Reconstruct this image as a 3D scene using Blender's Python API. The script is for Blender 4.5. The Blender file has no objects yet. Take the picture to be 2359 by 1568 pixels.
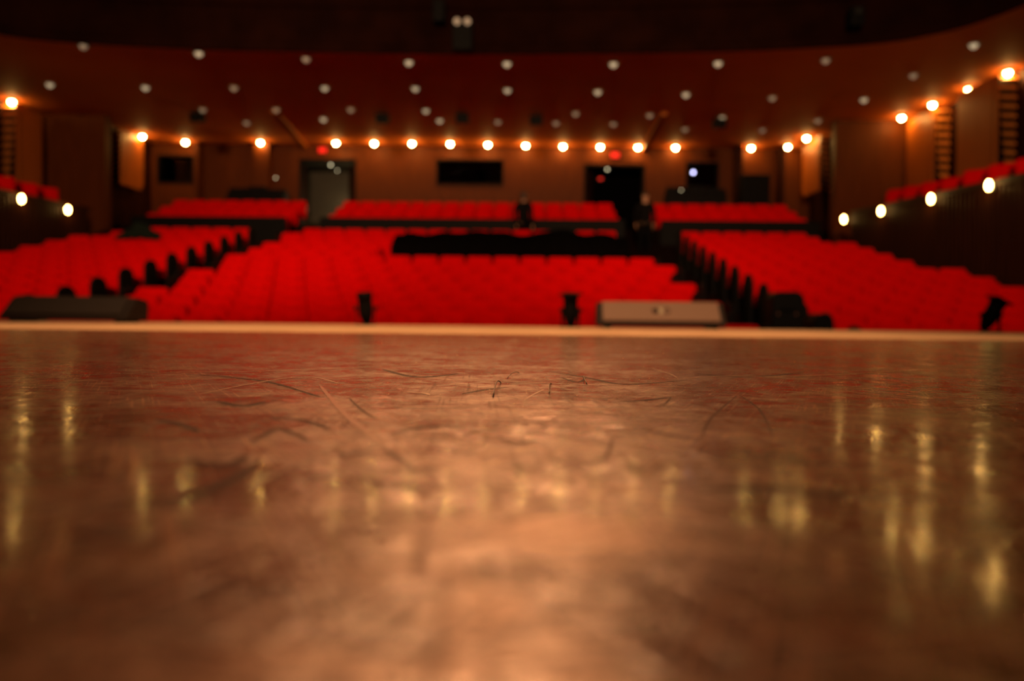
import bpy, bmesh, math, random
from mathutils import Vector, Matrix
random.seed(7)
SC = bpy.context.scene
COL = SC.collection
PI = math.pi
R = math.radians

# ------------------------------------------------------------------ camera
W, H, LENS, SENSOR = 2359, 1568, 18.0, 23.5
F = LENS / SENSOR * W
CAM = Vector((0, 0, 0.04))
yaw, pitch, roll = R(1.19), R(1.49), R(0.65)
fwd = Vector((-math.sin(yaw) * math.cos(pitch), math.cos(yaw) * math.cos(pitch), -math.sin(pitch)))
r0 = Vector((math.cos(yaw), math.sin(yaw), 0))
u0 = r0.cross(fwd)
rgt = r0 * math.cos(roll) + u0 * math.sin(roll)
upv = u0 * math.cos(roll) - r0 * math.sin(roll)
cam_data = bpy.data.cameras.new('camera')
cam = bpy.data.objects.new('camera', cam_data)
COL.objects.link(cam)
m = Matrix((rgt, upv, -fwd)).transposed().to_4x4()
m.translation = CAM
cam.matrix_world = m
cam_data.lens = LENS
cam_data.sensor_width = SENSOR
cam_data.sensor_fit = 'HORIZONTAL'
cam_data.clip_start = 0.01
cam_data.clip_end = 200
cam_data.dof.use_dof = True
cam_data.dof.focus_distance = 0.485
cam_data.dof.aperture_fstop = 3.7
SC.camera = cam

# ------------------------------------------------------------------ world, lamps, exposure
world = bpy.data.worlds.new('dark_hall')
SC.world = world
world.use_nodes = True
bg = world.node_tree.nodes['Background']
bg.inputs[0].default_value = (0.9, 0.45, 0.25, 1)
bg.inputs[1].default_value = 0.0
SC.view_settings.view_transform = 'Standard'
SC.view_settings.look = 'None'
SC.view_settings.exposure = 0.0
SC.view_settings.gamma = 1.0
SC.view_settings.use_curve_mapping = False
SC.cycles.use_denoising = True
SC.cycles.sample_clamp_indirect = 6.0
SC.cycles.max_bounces = 4
SC.cycles.diffuse_bounces = 2
SC.cycles.glossy_bounces = 2
SC.cycles.transmission_bounces = 3
SC.cycles.use_adaptive_sampling = True
SC.cycles.adaptive_threshold = 0.08
SC.cycles.caustics_reflective = False
SC.cycles.caustics_refractive = False
SC.cycles.use_light_tree = True


def spot(name, loc, aim, energy, color, angle, blend, size):
    d = bpy.data.lights.new(name, 'SPOT')
    d.energy = energy
    d.color = color
    d.spot_size = R(angle)
    d.spot_blend = blend
    d.shadow_soft_size = size
    o = bpy.data.objects.new(name, d)
    COL.objects.link(o)
    o.location = loc
    o.rotation_euler = (Vector(aim) - Vector(loc)).to_track_quat('-Z', 'Y').to_euler()
    return o


# front-of-house lamps on a bar over the stalls, shining on to the stage
for fx, fe in ((-4.2, 1000), (-2.6, 1900), (-0.9, 2400), (0.5, 2300), (1.8, 700)):
    spot('front_of_house_spotlight', (fx, 14.5, 8.9), (-0.1, -0.2, 0), fe, (1, 0.40, 0.155), 7, 0.9, 0.6)
# lamp on the bar above the stage
spot('apron_spotlight', (-0.3, -1.0, 6.0), (-0.3, 3.7, 0), 3900, (1, 0.58, 0.29), 45, 1.0, 0.25)
for wx, we in ((-9.5, 16500), (-1.4, 17500), (7.0, 14500)):  # added unseen spots that brighten seats, ceiling and back wall
    spot('added_wash_light', (-1.2 + wx * .2, -10.0, 6.0), (wx, 21.0, 4.2), we, (1, 0.58, 0.30), 38, 1.0, 0.5)
# unseen lamps added high above the stalls to light the seat tops
for hx, he in ((-7.5, 700), (-1.2, 450), (5.5, 700)):
    spot('added_stalls_light', (hx, 13.5, 12.0), (hx, 15.5, 0), he, (1, 0.60, 0.34), 70, 1.0, 0.6)


def ray(px, py):
    return fwd + rgt * ((px - W / 2) / F) - upv * ((py - H / 2) / F)


def at(px, py, Y):
    d = ray(px, py)
    return CAM + d * ((Y - CAM.y) / d.y)


def at_z(px, py, z):
    d = ray(px, py)
    return CAM + d * ((z - CAM.z) / d.z)


def project(p):
    v = Vector(p) - CAM
    w = v.dot(fwd)
    if w <= 0.01:
        return (-9e9, -9e9)
    return (W / 2 + F * v.dot(rgt) / w, H / 2 - F * v.dot(upv) / w)


# ------------------------------------------------------------------ materials
def mat(name, color, rough=0.6, metal=0.0, spec=0.5, emit=None, strength=0.0, sheen=0.0, coat=0.0):
    m = bpy.data.materials.new(name)
    m.use_nodes = True
    b = m.node_tree.nodes['Principled BSDF']
    b.inputs['Base Color'].default_value = (*color, 1)
    b.inputs['Roughness'].default_value = rough
    b.inputs['Metallic'].default_value = metal
    b.inputs['Specular IOR Level'].default_value = spec
    if sheen:
        b.inputs['Sheen Weight'].default_value = sheen
    if emit:
        b.inputs['Emission Color'].default_value = (*emit, 1)
        b.inputs['Emission Strength'].default_value = strength
    return m


def node(nt, typ, **kw):
    n = nt.nodes.new(typ)
    for k, v in kw.items():
        setattr(n, k, v)
    return n


def varied(name, c1, c2, scale, rough=0.6, spec=0.5, stretch=(1, 1, 1), bump=0.0, detail=4):
    """two-tone noise material in object space"""
    m = mat(name, c1, rough, spec=spec)
    nt = m.node_tree
    b = nt.nodes['Principled BSDF']
    tc = node(nt, 'ShaderNodeTexCoord')
    mp = node(nt, 'ShaderNodeMapping')
    mp.inputs['Scale'].default_value = stretch
    nz = node(nt, 'ShaderNodeTexNoise')
    nz.inputs['Scale'].default_value = scale
    nz.inputs['Detail'].default_value = detail
    rp = node(nt, 'ShaderNodeValToRGB')
    rp.color_ramp.elements[0].position = 0.32
    rp.color_ramp.elements[1].position = 0.68
    rp.color_ramp.elements[0].color = (*c1, 1)
    rp.color_ramp.elements[1].color = (*c2, 1)
    L = nt.links
    L.new(tc.outputs['Object'], mp.inputs[0])
    L.new(mp.outputs[0], nz.inputs['Vector'])
    L.new(nz.outputs[0], rp.inputs[0])
    L.new(rp.outputs[0], b.inputs['Base Color'])
    if bump:
        bp = node(nt, 'ShaderNodeBump')
        bp.inputs['Strength'].default_value = bump
        bp.inputs['Distance'].default_value = 0.01
        L.new(nz.outputs[0], bp.inputs['Height'])
        L.new(bp.outputs[0], b.inputs['Normal'])
    return m


def stage_floor_material():
    """dark varnish worn through in blotches, with pale patches, and covered in fine scratches"""
    m = mat('scratched_stage_boards', (0.3, 0.12, 0.06), 0.4)
    nt = m.node_tree
    L = nt.links
    b = nt.nodes['Principled BSDF']
    tc = node(nt, 'ShaderNodeTexCoord')

    def noise(scale, detail=4, dist=0.0, stretch=(1, 1, 1), rot=0.0, off=0.0):
        mp = node(nt, 'ShaderNodeVectorRotate', rotation_type='Z_AXIS')
        mp.inputs['Angle'].default_value = rot
        sc = node(nt, 'ShaderNodeMapping')
        sc.inputs['Scale'].default_value = stretch
        sc.inputs['Location'].default_value = (off, off * .7, 0)
        n = node(nt, 'ShaderNodeTexNoise', noise_dimensions='2D')
        n.inputs['Scale'].default_value = scale
        n.inputs['Detail'].default_value = detail
        n.inputs['Distortion'].default_value = dist
        L.new(tc.outputs['Object'], mp.inputs[0])
        L.new(mp.outputs[0], sc.inputs[0])
        L.new(sc.outputs[0], n.inputs['Vector'])
        return n.outputs[0]

    def ramp(src, a, c, lo=(0, 0, 0), hi=(1, 1, 1)):
        r = node(nt, 'ShaderNodeValToRGB')
        r.color_ramp.elements[0].position = a
        r.color_ramp.elements[1].position = c
        r.color_ramp.elements[0].color = (*lo, 1)
        r.color_ramp.elements[1].color = (*hi, 1)
        L.new(src, r.inputs[0])
        return r.outputs[0]

    def mix(f, a, bb, mode='MIX'):
        x = node(nt, 'ShaderNodeMix', data_type='RGBA', blend_type=mode)
        if isinstance(f, (int, float)):
            x.inputs[0].default_value = f
        else:
            L.new(f, x.inputs[0])
        for s_, v in ((6, a), (7, bb)):
            if isinstance(v, tuple):
                x.inputs[s_].default_value = (*v, 1)
            else:
                L.new(v, x.inputs[s_])
        return x.outputs[2]

    def scratches(count, length, rot, lo, hi, off):
        return ramp(noise(1.0 / length, 1, 0.25, (1, count, 1), rot, off), lo, hi)

    blot = ramp(noise(15, 4, 0.5, (1, 1, 1), 0.3), 0.42, 0.58)
    streak = ramp(noise(9, 4, 0.4, (1, 5, 1), 0.5, 3.1), 0.40, 0.62)
    streak2 = ramp(noise(11, 4, 0.4, (1, 6, 1), -0.7, 7.7), 0.40, 0.62)
    fine = ramp(noise(90, 3, 0.5), 0.34, 0.68)
    dark = None
    for c_, l_, r_, o_ in ((60, .12, .35, 1.3), (50, .08, 1.5, 4.1), (70, .10, -.55, 9.2), (45, .05, 2.3, 5.5), (110, .07, .05, 2.9), (130, .05, .8, 7.3)):
        x = scratches(c_, l_, r_, 0.60, 0.70, o_)
        dark = x if dark is None else mix(1.0, dark, x, 'LIGHTEN')
    light = None
    for c_, l_, r_, o_ in ((80, .14, .12, 2.2), (60, .09, 1.1, 6.4), (90, .12, -.25, 8.8), (50, .06, -1.2, 3.6), (140, .08, -.1, 1.9), (120, .05, .5, 5.1)):
        x = scratches(c_, l_, r_, 0.62, 0.73, o_)
        light = x if light is None else mix(1.0, light, x, 'LIGHTEN')
    wear = mix(0.5, blot, mix(0.5, streak, streak2))
    wear = mix(0.28, wear, fine)
    ragged = noise(70, 3)

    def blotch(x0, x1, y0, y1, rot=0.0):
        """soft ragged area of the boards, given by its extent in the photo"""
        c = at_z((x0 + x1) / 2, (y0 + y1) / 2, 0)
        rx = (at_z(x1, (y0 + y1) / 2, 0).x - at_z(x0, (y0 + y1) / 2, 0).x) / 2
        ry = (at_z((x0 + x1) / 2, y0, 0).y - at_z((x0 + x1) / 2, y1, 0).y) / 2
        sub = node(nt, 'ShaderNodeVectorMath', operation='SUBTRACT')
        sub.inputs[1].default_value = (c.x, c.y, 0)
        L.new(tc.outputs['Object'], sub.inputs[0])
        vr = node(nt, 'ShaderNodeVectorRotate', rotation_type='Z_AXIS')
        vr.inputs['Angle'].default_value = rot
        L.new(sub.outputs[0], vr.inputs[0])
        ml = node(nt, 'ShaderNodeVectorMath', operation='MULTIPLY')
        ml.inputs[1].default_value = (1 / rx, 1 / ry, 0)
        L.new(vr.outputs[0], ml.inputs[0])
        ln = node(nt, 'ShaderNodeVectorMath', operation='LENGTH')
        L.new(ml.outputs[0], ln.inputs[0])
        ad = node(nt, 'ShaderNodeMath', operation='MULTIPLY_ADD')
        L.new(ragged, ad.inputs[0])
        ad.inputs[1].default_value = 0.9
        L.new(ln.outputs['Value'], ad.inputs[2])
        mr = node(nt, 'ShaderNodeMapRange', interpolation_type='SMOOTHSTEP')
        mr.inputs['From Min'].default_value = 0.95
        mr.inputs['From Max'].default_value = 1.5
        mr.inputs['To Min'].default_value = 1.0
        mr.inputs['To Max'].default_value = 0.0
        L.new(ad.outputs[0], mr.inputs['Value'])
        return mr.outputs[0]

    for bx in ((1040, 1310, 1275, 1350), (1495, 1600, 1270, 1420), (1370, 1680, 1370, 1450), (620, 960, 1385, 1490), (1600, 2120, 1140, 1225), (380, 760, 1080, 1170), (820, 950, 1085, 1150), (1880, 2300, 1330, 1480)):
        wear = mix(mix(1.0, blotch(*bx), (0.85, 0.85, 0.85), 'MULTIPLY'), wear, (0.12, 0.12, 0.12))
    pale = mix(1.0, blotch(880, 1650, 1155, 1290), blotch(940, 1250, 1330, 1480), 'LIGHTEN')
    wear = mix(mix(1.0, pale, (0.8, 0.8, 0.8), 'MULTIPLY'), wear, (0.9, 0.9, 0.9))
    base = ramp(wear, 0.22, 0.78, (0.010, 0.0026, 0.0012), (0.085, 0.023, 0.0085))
    base = mix(mix(1.0, blotch(1040, 1600, 1172, 1272), (0.8, 0.8, 0.8), 'MULTIPLY'), base, (0.78, 0.42, 0.30))  # pinkish paler patch mixed into the board colour
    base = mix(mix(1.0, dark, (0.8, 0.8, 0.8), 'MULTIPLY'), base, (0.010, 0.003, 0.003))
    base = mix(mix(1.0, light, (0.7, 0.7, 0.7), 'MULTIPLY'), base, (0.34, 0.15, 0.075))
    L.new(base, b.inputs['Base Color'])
    rr = node(nt, 'ShaderNodeMapRange')
    rr.inputs['To Min'].default_value = 0.54
    rr.inputs['To Max'].default_value = 0.40
    L.new(wear, rr.inputs['Value'])
    L.new(rr.outputs[0], b.inputs['Roughness'])
    sp = node(nt, 'ShaderNodeMapRange')
    sp.inputs['From Min'].default_value = 0.25
    sp.inputs['From Max'].default_value = 0.75
    sp.inputs['To Min'].default_value = 0.05
    sp.inputs['To Max'].default_value = 0.62
    L.new(mix(mix(1.0, dark, (0.9, 0.9, 0.9), 'MULTIPLY'), wear, (0, 0, 0)), sp.inputs['Value'])
    L.new(sp.outputs[0], b.inputs['Specular IOR Level'])
    b.inputs['Specular Tint'].default_value = (1.0, 0.64, 0.44, 1)
    cw = node(nt, 'ShaderNodeMapRange')
    cw.inputs['From Min'].default_value = 0.2
    cw.inputs['From Max'].default_value = 1.2
    cw.inputs['To Min'].default_value = 1.0
    cw.inputs['To Max'].default_value = 0.08
    scr = mix(1.0, mix(1.0, dark, light, 'LIGHTEN'), fine, 'MULTIPLY')
    L.new(mix(mix(1.0, scr, (0.9, 0.9, 0.9), 'MULTIPLY'), wear, (1.2, 1.2, 1.2)), cw.inputs['Value'])
    L.new(cw.outputs[0], b.inputs['Coat Weight'])
    b.inputs['Coat Roughness'].default_value = 0.11
    b.inputs['Coat IOR'].default_value = 1.45
    h = mix(0.4, wear, fine)
    h = mix(mix(0.6, (0, 0, 0), dark), h, (0, 0, 0))
    h = mix(mix(0.6, (0, 0, 0), light), h, (1, 1, 1))
    bp = node(nt, 'ShaderNodeBump')
    bp.inputs['Strength'].default_value = 0.18
    bp.inputs['Distance'].default_value = 0.0012
    L.new(h, bp.inputs['Height'])
    L.new(bp.outputs[0], b.inputs['Normal'])
    bp2 = node(nt, 'ShaderNodeBump')
    bp2.inputs['Strength'].default_value = 0.2
    bp2.inputs['Distance'].default_value = 0.0006
    L.new(h, bp2.inputs['Height'])
    L.new(bp2.outputs[0], b.inputs['Coat Normal'])
    return m


M = {}
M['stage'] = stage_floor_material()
M['apron'] = varied('pale_matte_strip', (0.42, 0.23, 0.12), (0.56, 0.33, 0.18), 6, 0.9, 0.05)
M['scuff'] = varied('rubber_scuff', (0.03, 0.008, 0.006), (0.06, 0.018, 0.012), 90, 0.65, 0.06)
M['scratch'] = varied('bare_scratch', (0.40, 0.20, 0.11), (0.62, 0.36, 0.22), 120, 0.5, 0.4)
M['worn'] = varied('worn_patch', (0.34, 0.14, 0.075), (0.48, 0.23, 0.15), 30, 0.45, 0.55)
M['worn_edge'] = varied('worn_varnish', (0.10, 0.030, 0.012), (0.16, 0.050, 0.021), 30, 0.5, 0.45)
M['stain'] = varied('dark_stain', (0.035, 0.009, 0.004), (0.065, 0.018, 0.008), 60, 0.5, 0.18)
M['velvet'] = varied('red_velvet', (0.50, 0.0008, 0.0008), (0.66, 0.0012, 0.001), 9, 0.9, 0.03)
M['seat_black'] = varied('black_painted_steel', (0.003, 0.0028, 0.0025), (0.006, 0.005, 0.0045), 20, 0.6, 0.06)
M['carpet'] = varied('dark_carpet', (0.004, 0.0018, 0.0015), (0.008, 0.0035, 0.003), 30, 0.95, 0.0)
M['ceiling'] = varied('brown_plaster', (0.62, 0.155, 0.026), (0.70, 0.18, 0.032), 0.6, 0.7, 0.05)
M['wood'] = varied('orange_wood_veneer', (0.062, 0.0135, 0.0013), (0.09, 0.020, 0.0020), 3.0, 0.55, 0.08, (6, 6, 0.35), 0.05)
M['dark_wood'] = varied('dark_wood', (0.020, 0.0045, 0.0015), (0.030, 0.007, 0.0025), 3.0, 0.55, 0.06, (6, 6, 0.35), 0.05)
M['slat_wood'] = varied('pale_slat_wood', (0.50, 0.16, 0.030), (0.62, 0.21, 0.042), 3.0, 0.5, 0.15)
M['panel_wood'] = varied('panel_wood', (0.30, 0.075, 0.008), (0.38, 0.10, 0.012), 3.0, 0.5, 0.1, (6, 6, 0.35))
M['fascia'] = varied('balcony_front_paint', (0.007, 0.0016, 0.0007), (0.013, 0.003, 0.0012), 1.5, 0.8, 0.02)
M['black'] = varied('matt_black', (0.0025, 0.0024, 0.0023), (0.005, 0.0045, 0.004), 25, 0.6, 0.06)
M['cloth'] = varied('black_cloth', (0.0018, 0.0014, 0.0013), (0.0035, 0.0026, 0.0024), 14, 1.0, 0.0, bump=0.3)
M['grille_tan'] = varied('metal_mesh_grille', (0.15, 0.088, 0.060), (0.19, 0.11, 0.076), 160, 0.6, 0.2)
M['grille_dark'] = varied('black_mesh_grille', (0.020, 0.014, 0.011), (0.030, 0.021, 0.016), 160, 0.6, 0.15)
M['cabinet'] = varied('black_speaker_paint', (0.015, 0.010, 0.008), (0.025, 0.016, 0.012), 120, 0.6, 0.12, bump=0.2)
M['brushed'] = mat('dull_steel', (0.45, 0.42, 0.38), 0.35, 1.0)
M['glint_fitting'] = mat('glint_fitting_brown', (0.16, 0.055, 0.03), 0.4)  # brown tone stands for a glint; also colours the door handles
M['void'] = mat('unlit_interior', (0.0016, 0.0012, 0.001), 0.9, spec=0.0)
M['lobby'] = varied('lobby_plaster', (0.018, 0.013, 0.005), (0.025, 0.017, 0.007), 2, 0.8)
M['glass'] = mat('dark_glass', (0.02, 0.02, 0.02), 0.08, spec=0.5)
M['ring'] = mat('painted_trim_ring', (0.30, 0.24, 0.16), 0.4, spec=0.5)
WARM = (1.0, 0.54, 0.13)
M['bulb'] = mat('lit_bulb', (1, 0.9, 0.8), 0.4, emit=WARM, strength=270)
M['globe'] = mat('lit_globe', (1, 0.9, 0.8), 0.4, emit=WARM, strength=70)
M['dim'] = mat('glimmer_glow', (0.5, 0.45, 0.35), 0.3, emit=(1.0, 0.80, 0.50), strength=0.42)  # weak glow stands for the glimmer of unlit reflectors
M['faint'] = mat('faint_glimmer', (0.4, 0.35, 0.28), 0.3, emit=(1.0, 0.72, 0.46), strength=0.15)  # fainter glow for glimmering reflectors and projector lenses
M['exit'] = mat('red_sign_light', (0.6, 0.01, 0.01), 0.5, emit=(1.0, 0.004, 0.002), strength=0.75)
M['blue'] = mat('blue_white_light', (0.8, 0.8, 1), 0.4, emit=(0.62, 0.60, 1.0), strength=14)
M['spark'] = mat('small_warm_glow', (1, 0.9, 0.7), 0.4, emit=(1.0, 0.85, 0.5), strength=3.0)
M['skin'] = varied('skin', (0.45, 0.22, 0.13), (0.52, 0.27, 0.17), 14, 0.55)
M['hair'] = mat('dark_hair', (0.012, 0.008, 0.006), 0.5)
M['shirt'] = varied('dark_shirt', (0.004, 0.0035, 0.0035), (0.007, 0.006, 0.006), 10, 0.9, 0.05)
M['trouser'] = varied('black_trousers', (0.0025, 0.0025, 0.003), (0.004, 0.004, 0.004), 10, 0.9, 0.05)
M['green_cloth'] = varied('dark_green_cloth', (0.006, 0.009, 0.006), (0.010, 0.015, 0.010), 10, 0.9, 0.05)
M['fibre'] = mat('dark_fibre', (0.03, 0.012, 0.010), 0.5)

b_ = M['worn_edge'].node_tree.nodes['Principled BSDF']
b_.inputs['Coat Weight'].default_value = 0.5
b_.inputs['Coat Roughness'].default_value = 0.14
b_.inputs['Specular Tint'].default_value = (1.0, 0.64, 0.44, 1)


# ------------------------------------------------------------------ mesh helpers
class MB:
    def __init__(self):
        self.bm = bmesh.new()

    def add(self, verts, faces, mi=0):
        vs = [self.bm.verts.new(v) for v in verts]
        out = []
        for f in faces:
            try:
                fc = self.bm.faces.new([vs[i] for i in f])
                fc.material_index = mi
                out.append(fc)
            except ValueError:
                pass
        return vs, out

    def box(self, x0, x1, y0, y1, z0, z1, bevel=0.0, mtx=None, seg=2, mi=0):
        vs, fs = self.add([(x0, y0, z0), (x1, y0, z0), (x1, y1, z0), (x0, y1, z0), (x0, y0, z1), (x1, y0, z1), (x1, y1, z1), (x0, y1, z1)],
                          [(3, 2, 1, 0), (4, 5, 6, 7), (0, 1, 5, 4), (1, 2, 6, 5), (2, 3, 7, 6), (3, 0, 4, 7)], mi)
        if bevel:
            es = list({e for f in fs for e in f.edges})
            r = bmesh.ops.bevel(self.bm, geom=es, offset=bevel, segments=seg, affect='EDGES', profile=0.6)
            vs = list({v for f in r['faces'] for v in f.verts} | {v for v in vs if v.is_valid})
        if mtx is not None:
            for v in vs:
                v.co = mtx @ v.co
        return self

    def prism(self, outline, a, b, axis='Y', mi=0, inset=0.0, mtx=None):
        """outline: 2D points; extruded along axis from a to b, optionally with a rounded-over rim"""
        def p3(p, t):
            return (p[0], t, p[1]) if axis == 'Y' else ((t, p[0], p[1]) if axis == 'X' else (p[0], p[1], t))
        n = len(outline)
        cx = sum(p[0] for p in outline) / n
        cy = sum(p[1] for p in outline) / n
        rings = []
        if inset:
            s = 1 if b > a else -1
            def shrink(k):
                out = []
                for p in outline:
                    dx, dy = p[0] - cx, p[1] - cy
                    l = math.hypot(dx, dy) or 1
                    out.append((p[0] - dx / l * k, p[1] - dy / l * k))
                return out
            rings = [(shrink(inset), a), (shrink(inset * 0.3), a + s * inset * 0.3), (outline, a + s * inset), (outline, b - s * inset), (shrink(inset * 0.3), b - s * inset * 0.3), (shrink(inset), b)]
        else:
            rings = [(outline, a), (outline, b)]
        vv = []
        for o, t in rings:
            vv += [Vector(p3(p, t)) for p in o]
        if mtx is not None:
            vv = [mtx @ v for v in vv]
        fs = [tuple(range(n)), tuple(reversed(range((len(rings) - 1) * n, len(rings) * n)))]
        for k in range(len(rings) - 1):
            for i in range(n):
                j = (i + 1) % n
                fs.append((k * n + j, k * n + i, (k + 1) * n + i, (k + 1) * n + j))
        self.add(vv, fs, mi)
        return self

    def lathe(self, prof, seg=16, mtx=None, mi=0):
        """prof: (radius, z) pairs"""
        vv, fs = [], []
        for r, z in prof:
            for i in range(seg):
                t = 2 * PI * i / seg
                vv.append(Vector((r * math.cos(t), r * math.sin(t), z)))
        for k in range(len(prof) - 1):
            for i in range(seg):
                j = (i + 1) % seg
                fs.append((k * seg + i, k * seg + j, (k + 1) * seg + j, (k + 1) * seg + i))
        fs.append(tuple(reversed(range(seg))))
        fs.append(tuple(range((len(prof) - 1) * seg, len(prof) * seg)))
        if mtx is not None:
            vv = [mtx @ v for v in vv]
        self.add(vv, fs, mi)
        return self

    def tube(self, pts, r, seg=8, mi=0):
        pts = [Vector(p) for p in pts]
        vv, fs = [], []
        rr = r if isinstance(r, (list, tuple)) else [r] * len(pts)
        for k, p in enumerate(pts):
            t = (pts[min(k + 1, len(pts) - 1)] - pts[max(k - 1, 0)]).normalized()
            a = t.orthogonal().normalized() if k == 0 else (a - t * a.dot(t)).normalized()
            c = t.cross(a)
            for i in range(seg):
                th = 2 * PI * i / seg
                vv.append(p + (a * math.cos(th) + c * math.sin(th)) * rr[k])
        for k in range(len(pts) - 1):
            for i in range(seg):
                j = (i + 1) % seg
                fs.append((k * seg + i, k * seg + j, (k + 1) * seg + j, (k + 1) * seg + i))
        fs.append(tuple(reversed(range(seg))))
        fs.append(tuple(range((len(pts) - 1) * seg, len(pts) * seg)))
        self.add(vv, fs, mi)
        return self

    def ball(self, c, rx, ry=None, rz=None, seg=12, mi=0):
        ry, rz = ry or rx, rz or rx
        prof = [(math.sin(PI * k / 8) if 0 < k < 8 else 0.02, -math.cos(PI * k / 8)) for k in range(9)]
        return self.lathe(prof, seg, Matrix.Translation(c) @ Matrix.Diagonal((rx, ry, rz, 1)), mi)

    def build(self, name, mats, parent=None, smooth=False):
        me = bpy.data.meshes.new(name)
        bmesh.ops.recalc_face_normals(self.bm, faces=self.bm.faces)
        self.bm.to_mesh(me)
        self.bm.free()
        for mm in (mats if isinstance(mats, (list, tuple)) else [mats]):
            me.materials.append(mm)
        if smooth:
            for p in me.polygons:
                p.use_smooth = True
        o = bpy.data.objects.new(name, me)
        COL.objects.link(o)
        if parent:
            o.parent = parent
        return o


def tag(o, label, cat, group=None, kind=None):
    if label:
        o['label'] = label
    if cat:
        o['category'] = cat
    if group:
        o['group'] = group
    if kind:
        o['kind'] = kind
    return o


def thing(name, label, cat, loc=(0, 0, 0), rz=0.0, group=None):
    o = bpy.data.objects.new(name, None)
    COL.objects.link(o)
    o.location = loc
    o.rotation_euler = (0, 0, rz)
    return tag(o, label, cat, group)


def struct(o):
    o['kind'] = 'structure'
    return o


def copy_tree(o, parent=None):
    c = o.copy()
    COL.objects.link(c)
    if parent is not None:
        c.parent = parent
    for ch in list(o.children):
        copy_tree(ch, c)
    return c


ORD = 'first second third fourth fifth sixth seventh eighth ninth tenth eleventh twelfth thirteenth fourteenth fifteenth sixteenth seventeenth eighteenth nineteenth twentieth'.split()


def nth(i):
    return ORD[i]


# ================================================================== SETTING
AXIS = -1.75            # hall centre line
STAGE_Y = 5.0
CEIL = 6.30
BACK_Y = 28.45


def row_y(k):
    return 9.8 + 0.95 * k


ROW_TOP = [0.02, 0.19, 0.35, 0.52, 0.72, 0.94, 1.16, 1.38, 1.60, 1.82, 2.04, 2.26, 2.48]


def row_floor(k):
    return ROW_TOP[k] - 0.95


# ---- stage floor with its scuffs and scratches
fb = MB()
nx, ny = 1, 1
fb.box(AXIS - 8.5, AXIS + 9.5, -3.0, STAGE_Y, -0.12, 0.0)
fb.box(AXIS - 8.5, AXIS + 9.5, 2.15, STAGE_Y - .001, 0.0, 0.0008, mi=5)   # paler matte strip along the stage edge
fb.box(AXIS - 8.5, AXIS + 9.5, STAGE_Y - 0.15, STAGE_Y - 0.05, -1.0, -0.12, mi=4)
_lift = [0.00005]


def ribbon(pts, w, mi, taper=True):
    """a worn line through photo points lying on the boards, w in metres"""
    _lift[0] += 0.000004
    P = [at_z(x, y, 0.0) for x, y in pts]
    Q = []
    for i in range(len(P) - 1):
        for s in range(6):
            t = s / 6
            p0, p1, p2, p3 = P[max(i - 1, 0)], P[i], P[i + 1], P[min(i + 2, len(P) - 1)]
            Q.append(0.5 * ((2 * p1) + (p2 - p0) * t + (2 * p0 - 5 * p1 + 4 * p2 - p3) * t * t + (3 * p1 - p0 - 3 * p2 + p3) * t ** 3))
    Q.append(P[-1])
    vv = []
    n = len(Q)
    for i, q in enumerate(Q):
        t = (Q[min(i + 1, n - 1)] - Q[max(i - 1, 0)])
        t.z = 0
        t.normalize()
        s = Vector((-t.y, t.x, 0))
        u = i / (n - 1)
        ww = w * (0.15 + 0.85 * math.sin(PI * u) ** 0.6 if taper else 1) * 0.5
        for sg in (-1, 1):
            vv.append((q.x + s.x * ww * sg, q.y + s.y * ww * sg, _lift[0]))
    fb.add(vv, [(2 * i, 2 * i + 1, 2 * i + 3, 2 * i + 2) for i in range(n - 1)], mi)


for pts, w in [
    ([(803, 916), (837, 947), (868, 966)], .0016), ([(690, 900), (738, 914)], .003),
    ([(1064, 907), (1120, 897), (1169, 892)], .004), ([(1265, 855), (1348, 869), (1425, 884), (1501, 882), (1596, 874)], .005),
    ([(1547, 913), (1535, 928), (1513, 939)], .0014), ([(1425, 926), (1490, 921), (1547, 914)], .004),
    ([(1617, 1004), (1642, 959), (1698, 911)], .0013), ([(1703, 910), (1749, 943), (1780, 1004)], .0013),
    ([(1410, 1010), (1403, 1040), (1383, 1060), (1300, 1085)], .0014), ([(356, 964), (422, 979), (458, 994)], .004),
    ([(575, 1020), (636, 989), (677, 999), (712, 1017)], .003), ([(895, 1002), (941, 989), (992, 982), (1068, 984)], .0035),
    ([(875, 1025), (916, 1055), (967, 1091)], .0018), ([(500, 925), (560, 935), (610, 925)], .006),
    ([(430, 862), (520, 868), (620, 880), (730, 912)], .004), ([(610, 960), (700, 968), (760, 990)], .003),
    ([(1150, 1010), (1200, 1020), (1240, 1012)], .003), ([(780, 1040), (800, 1050), (860, 1035)], .002),
    ([(1000, 1128), (900, 1115), (840, 1105)], .0025), ([(250, 1155), (400, 1150), (520, 1110), (600, 1060)], .004),
    ([(420, 1060), (520, 1070), (570, 1050)], .005), ([(1600, 1130), (1800, 1125), (1950, 1145)], .006),
    ([(1480, 990), (1560, 1005), (1620, 1010)], .003), ([(880, 850), (960, 868), (1060, 860)], .006),
    ([(1290, 868), (1330, 880), (1352, 868)], .002), ([(1600, 860), (1720, 868), (1850, 858)], .007),
]:
    ribbon(pts, w * .85, 1)
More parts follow.
